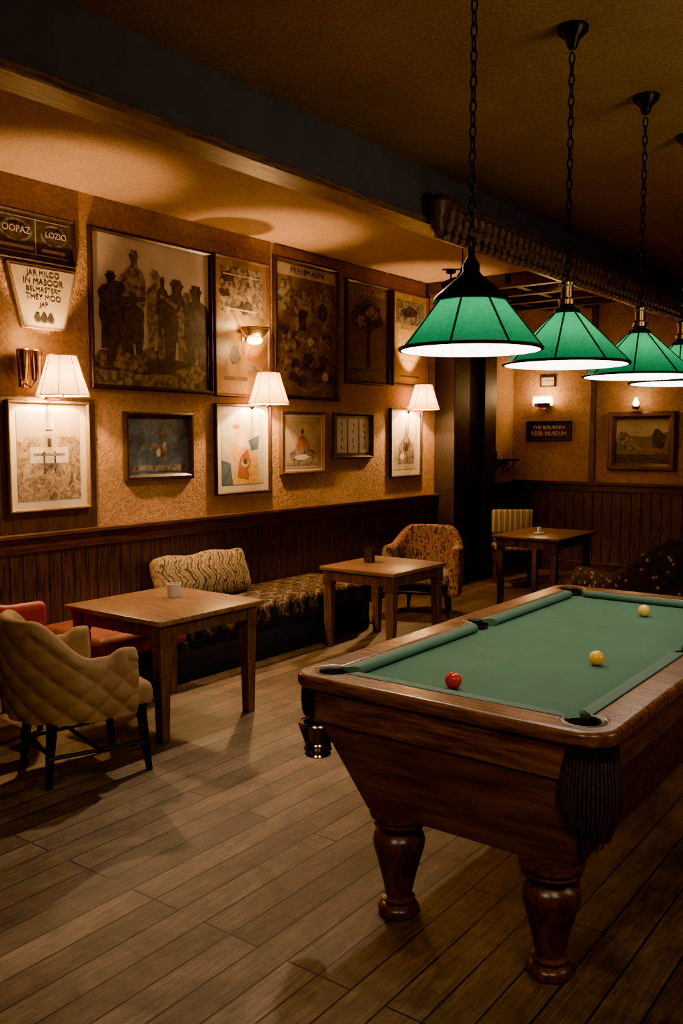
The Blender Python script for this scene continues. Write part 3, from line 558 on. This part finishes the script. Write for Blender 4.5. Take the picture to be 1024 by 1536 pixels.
# ------------------------------------------------------------------ tub chairs
def smooth(t): t=max(0,min(1,t)); return t*t*(3-2*t)
def shell(bm,rx,L,th,zb,zback,zarm,flare=.04,quilt=0,qk=.13,n=150,m=40,roll=0):
    arcL=math.pi*rx; T=arcL+2*L; secs=[]
    for i in range(n+1):
        s=T*i/n
        if s<L: x,y,nx,ny=rx,-L+s,1,0
        elif s>T-L: x,y,nx,ny=-rx,-(s-(T-L)),-1,0
        else:
            a=(s-L)/rx; x,y=rx*math.cos(a),rx*math.sin(a); nx,ny=math.cos(a),math.sin(a)
        u=abs(s/T-.5)*2
        h=zarm+(zback-zarm)*(1-smooth((u-.28)/.42)); h+=roll*smooth((u-.82)/.12)
        c=[]
        def put(off,z):
            fl=flare*(z-zb)/(zback-zb); c.append(Vector((x+nx*(off+fl),y+ny*(off+fl),z)))
        top=h-th/2
        for j in range(m+1):
            z=zb+(top-zb)*j/m; q=0
            if quilt: q=quilt*math.sqrt(abs(math.sin(math.pi*(s+z)/qk)*math.sin(math.pi*(s-z)/qk)))
            put(th/2+q+.012*math.sin(math.pi*j/m),z)
        for j in range(1,8):
            a=math.pi*j/8; put(th/2*math.cos(a),top+th/2*math.sin(a))
        for j in range(9): put(-th/2-.01*math.sin(math.pi*j/8),top+(zb-top)*j/8)
        secs.append(c)
    def endsecs(c,dy):
        cen=sum(c,Vector())/len(c); out=[]
        for f,d in ((.93,.6),(.72,1.0)):
            out.append([Vector((cen.x+(p.x-cen.x)*f,p.y-dy*d,cen.z+(p.z-cen.z)*(1-(1-f)*.15))) for p in c])
        return out
    e0=endsecs(secs[0],th*.35)[::-1]; e1=endsecs(secs[-1],th*.35)
    secs=e0+secs+e1
    R=[[bm.verts.new(p) for p in c] for c in secs]
    for A,B in zip(R,R[1:]):
        K=len(A)
        for j in range(K): bm.faces.new((A[j],A[(j+1)%K],B[(j+1)%K],B[j]))
    bm.faces.new(R[0]); bm.faces.new(R[-1][::-1])
def tub(name,label,loc,rz,rx,L,th,zseat,zback,zarm,mback,mseat,quilt=0,legs=True,roll=0,legm=chairleg,front=.06,zb=None,cat='armchair',qk=.13,flare=.04):
    t=thing(name,label,cat,loc,rz); zb=zb or zseat-.11
    bm=bmesh.new(); shell(bm,rx,L,th,zb,zback,zarm,flare,quilt,roll=roll,qk=qk); ob('backrest',bm,mback,t,ang=70)
    bm=bmesh.new(); rbox(bm,-rx+th*.3,rx-th*.3,-L-front,rx*.72,zseat-.13,zseat,.045,5,puff=.02); ob('seat',bm,mseat,t,ang=80)
    bm=bmesh.new(); a=.7*rx; box(bm,-rx+.03,rx-.03,-L-front+.04,a,zb-.0,zb+.03); ob('seat_frame',bm,legm,t,.004)
    if legs:
        f=-L-front+.07; b=rx*.62; P=[(-rx+.06,f),(rx-.06,f),(-rx*.62,b),(rx*.62,b)]; ft=[]
        for i,(x,y) in enumerate(P):
            sx=1 if x>0 else -1; sy=-1 if y<0 else 1; fx,fy=x+sx*.02,y+sy*.035; ft.append((fx,fy)); bm=bmesh.new()
            hexa(bm,[(fx-.014,fy-.014,0),(fx+.014,fy-.014,0),(fx+.014,fy+.014,0),(fx-.014,fy+.014,0)],[(x-.023,y-.023,zb+.01),(x+.023,y-.023,zb+.01),(x+.023,y+.023,zb+.01),(x-.023,y+.023,zb+.01)]); ob('leg',bm,legm,t,.004)
        if legs=='stretch':
            z=.15
            for a,b_,zz in (((ft[0][0],ft[0][1]),(ft[2][0],ft[2][1]),z),((ft[1][0],ft[1][1]),(ft[3][0],ft[3][1]),z),((ft[0][0],(ft[0][1]+ft[2][1])/2),(ft[1][0],(ft[1][1]+ft[3][1])/2),z),((ft[2][0],ft[2][1]),(ft[3][0],ft[3][1]),z+.03)):
                bm=bmesh.new(); tube(bm,[(*a,zz),(*b_,zz)],.011,8); ob('stretcher',bm,legm,t)
    return t
tub('tub_chair','beige quilted barrel-back armchair with black legs and stretchers',(-3.75,2.735,0),math.radians(164),.28,.17,.08,.46,.83,.64,beige,beige,.018,'stretch',.03,zb=.335,front=.16)
tub('tub_chair','red leather tub armchair beside the wall bench',(-4.68,2.86,0),math.radians(172),.27,.14,.08,.44,.86,.77,red,red,0,True)
tub('tub_chair','rounded armchair with red kilim back and grey woven seat',(-4.45,7.28,0),math.radians(18),.31,.14,.10,.42,.83,.66,kilim,greyweave,0,True,zb=.2,flare=.03)
tub('tub_chair','dark button-tufted curved sofa at the back of the room',(-2.40,8.1,0),math.radians(235),.62,.35,.16,.42,.84,.52,dotty,dotty,.012,True,zb=.12,cat='sofa',qk=.16)
r=thing('side_chair','wooden chair with striped back cushion beside the dark table','chair',(-4.42,9.2,0),math.radians(35))
bm=bmesh.new(); rbox(bm,-.24,.24,-.22,.24,.42,.48,.02,3); ob('seat',bm,stripe,r)
bm=bmesh.new(); rbox(bm,-.24,.24,.2,.27,.58,.86,.03,3); ob('backrest',bm,stripe,r)
for x in (-.2,.2):
    for y in (-.18,.22):
        bm=bmesh.new(); box(bm,x-.02,x+.02,y-.02,y+.02,0,.43 if y<0 else .6); ob('leg',bm,dark_z,r,.004)
# ------------------------------------------------------------------ bench
r=thing('wall_bench','long upholstered wall bench with dark base and patterned seat','bench',(-4.80,4.95,0))
bm=bmesh.new(); rbox(bm,-.34,.33,-1.5,1.45,.0,.29,.02,3); ob('base',bm,navy,r)
bm=bmesh.new(); rbox(bm,-.35,.355,-.74,1.47,.275,.44,.06,5,puff=.015); ob('seat_pad',bm,ikat,r,ang=80)
bm=bmesh.new(); rbox(bm,-.35,.355,-1.5,-.75,.275,.44,.06,5,puff=.015); o=ob('seat_pad',bm,orange,r,ang=80); o['label']='orange leather seat pad'
r=thing('back_cushion','long cream and brown patterned cushion leaning on the wainscot','cushion',(-4.90,4.83,.455),math.pi/2)
bm=bmesh.new(); rbox(bm,-.47,.47,-.07,.07,0,.36,.055,5)
bmesh.ops.subdivide_edges(bm,edges=[e for e in bm.edges if e.calc_length()>.15],cuts=8,use_grid_fill=True)
for v in bm.verts:
    a=max(0,1-(v.co.x/.47)**2)*max(0,1-((v.co.z-.18)/.18)**2); v.co.y*=1+.6*a; v.co.z+=.012*math.sin(v.co.x*14)*(v.co.z/.36)
bm.transform(Matrix.Rotation(math.radians(-20),4,'X')); ob('cushion',bm,ikat_light,r,ang=80)
# ------------------------------------------------------------------ lights
def spot(loc,target,power,col,ang=100,size=.3,blend=1):  # unseen spots, no fixtures modelled for them
    o=light('SPOT','unseen_spot',loc,power,col,None,size); o.data.spot_size=math.radians(ang); o.data.spot_blend=blend
    o.rotation_euler=(Vector(target)-Vector(loc)).to_track_quat('-Z','Y').to_euler(); return o
spot((-1.0,-.8,3.3),(-1.8,1.9,0),370,(1,.78,.52),85)  # added warm fill behind the camera for the foreground floor
spot((.8,.6,3.3),(-1.0,3.0,.5),250,(1,.78,.52),95)  # second added fill, brightens the pool table wood
spot((-3.8,5.1,3.3),(-3.2,3.0,0),500,(1,.70,.42),115,.05)  # added spot, throws chair and table shadows toward the camera
spot((-3.9,9.0,3.2),(-3.9,10.4,1.2),60,(1,.6,.3),130)
up=light('AREA','added_ceiling_fill',(1.3,3.6,2.1),48,(1,.80,.60),None,1.0); up.rotation_euler=(Vector((-1.6,4.6,3.6))-Vector((1.3,3.6,2.1))).to_track_quat('-Z','Y').to_euler()  # added area fill out of view, lifts the main ceiling, beam and valance
w=bpy.data.worlds.new('world'); bpy.context.scene.world=w; w.use_nodes=True
w.node_tree.nodes['Background'].inputs[0].default_value=(.6,.45,.3,1); w.node_tree.nodes['Background'].inputs[1].default_value=.03
# ------------------------------------------------------------------ camera
cd=bpy.data.cameras.new('camera'); co=bpy.data.objects.new('camera',cd); C.objects.link(co)
cd.sensor_fit='VERTICAL'; cd.sensor_height=36; cd.lens=31.2; cd.clip_start=.05
co.location=(0,0,1.7); co.rotation_euler=(math.radians(90)-math.atan(113/1331),0,math.radians(36.8))
bpy.context.scene.camera=co
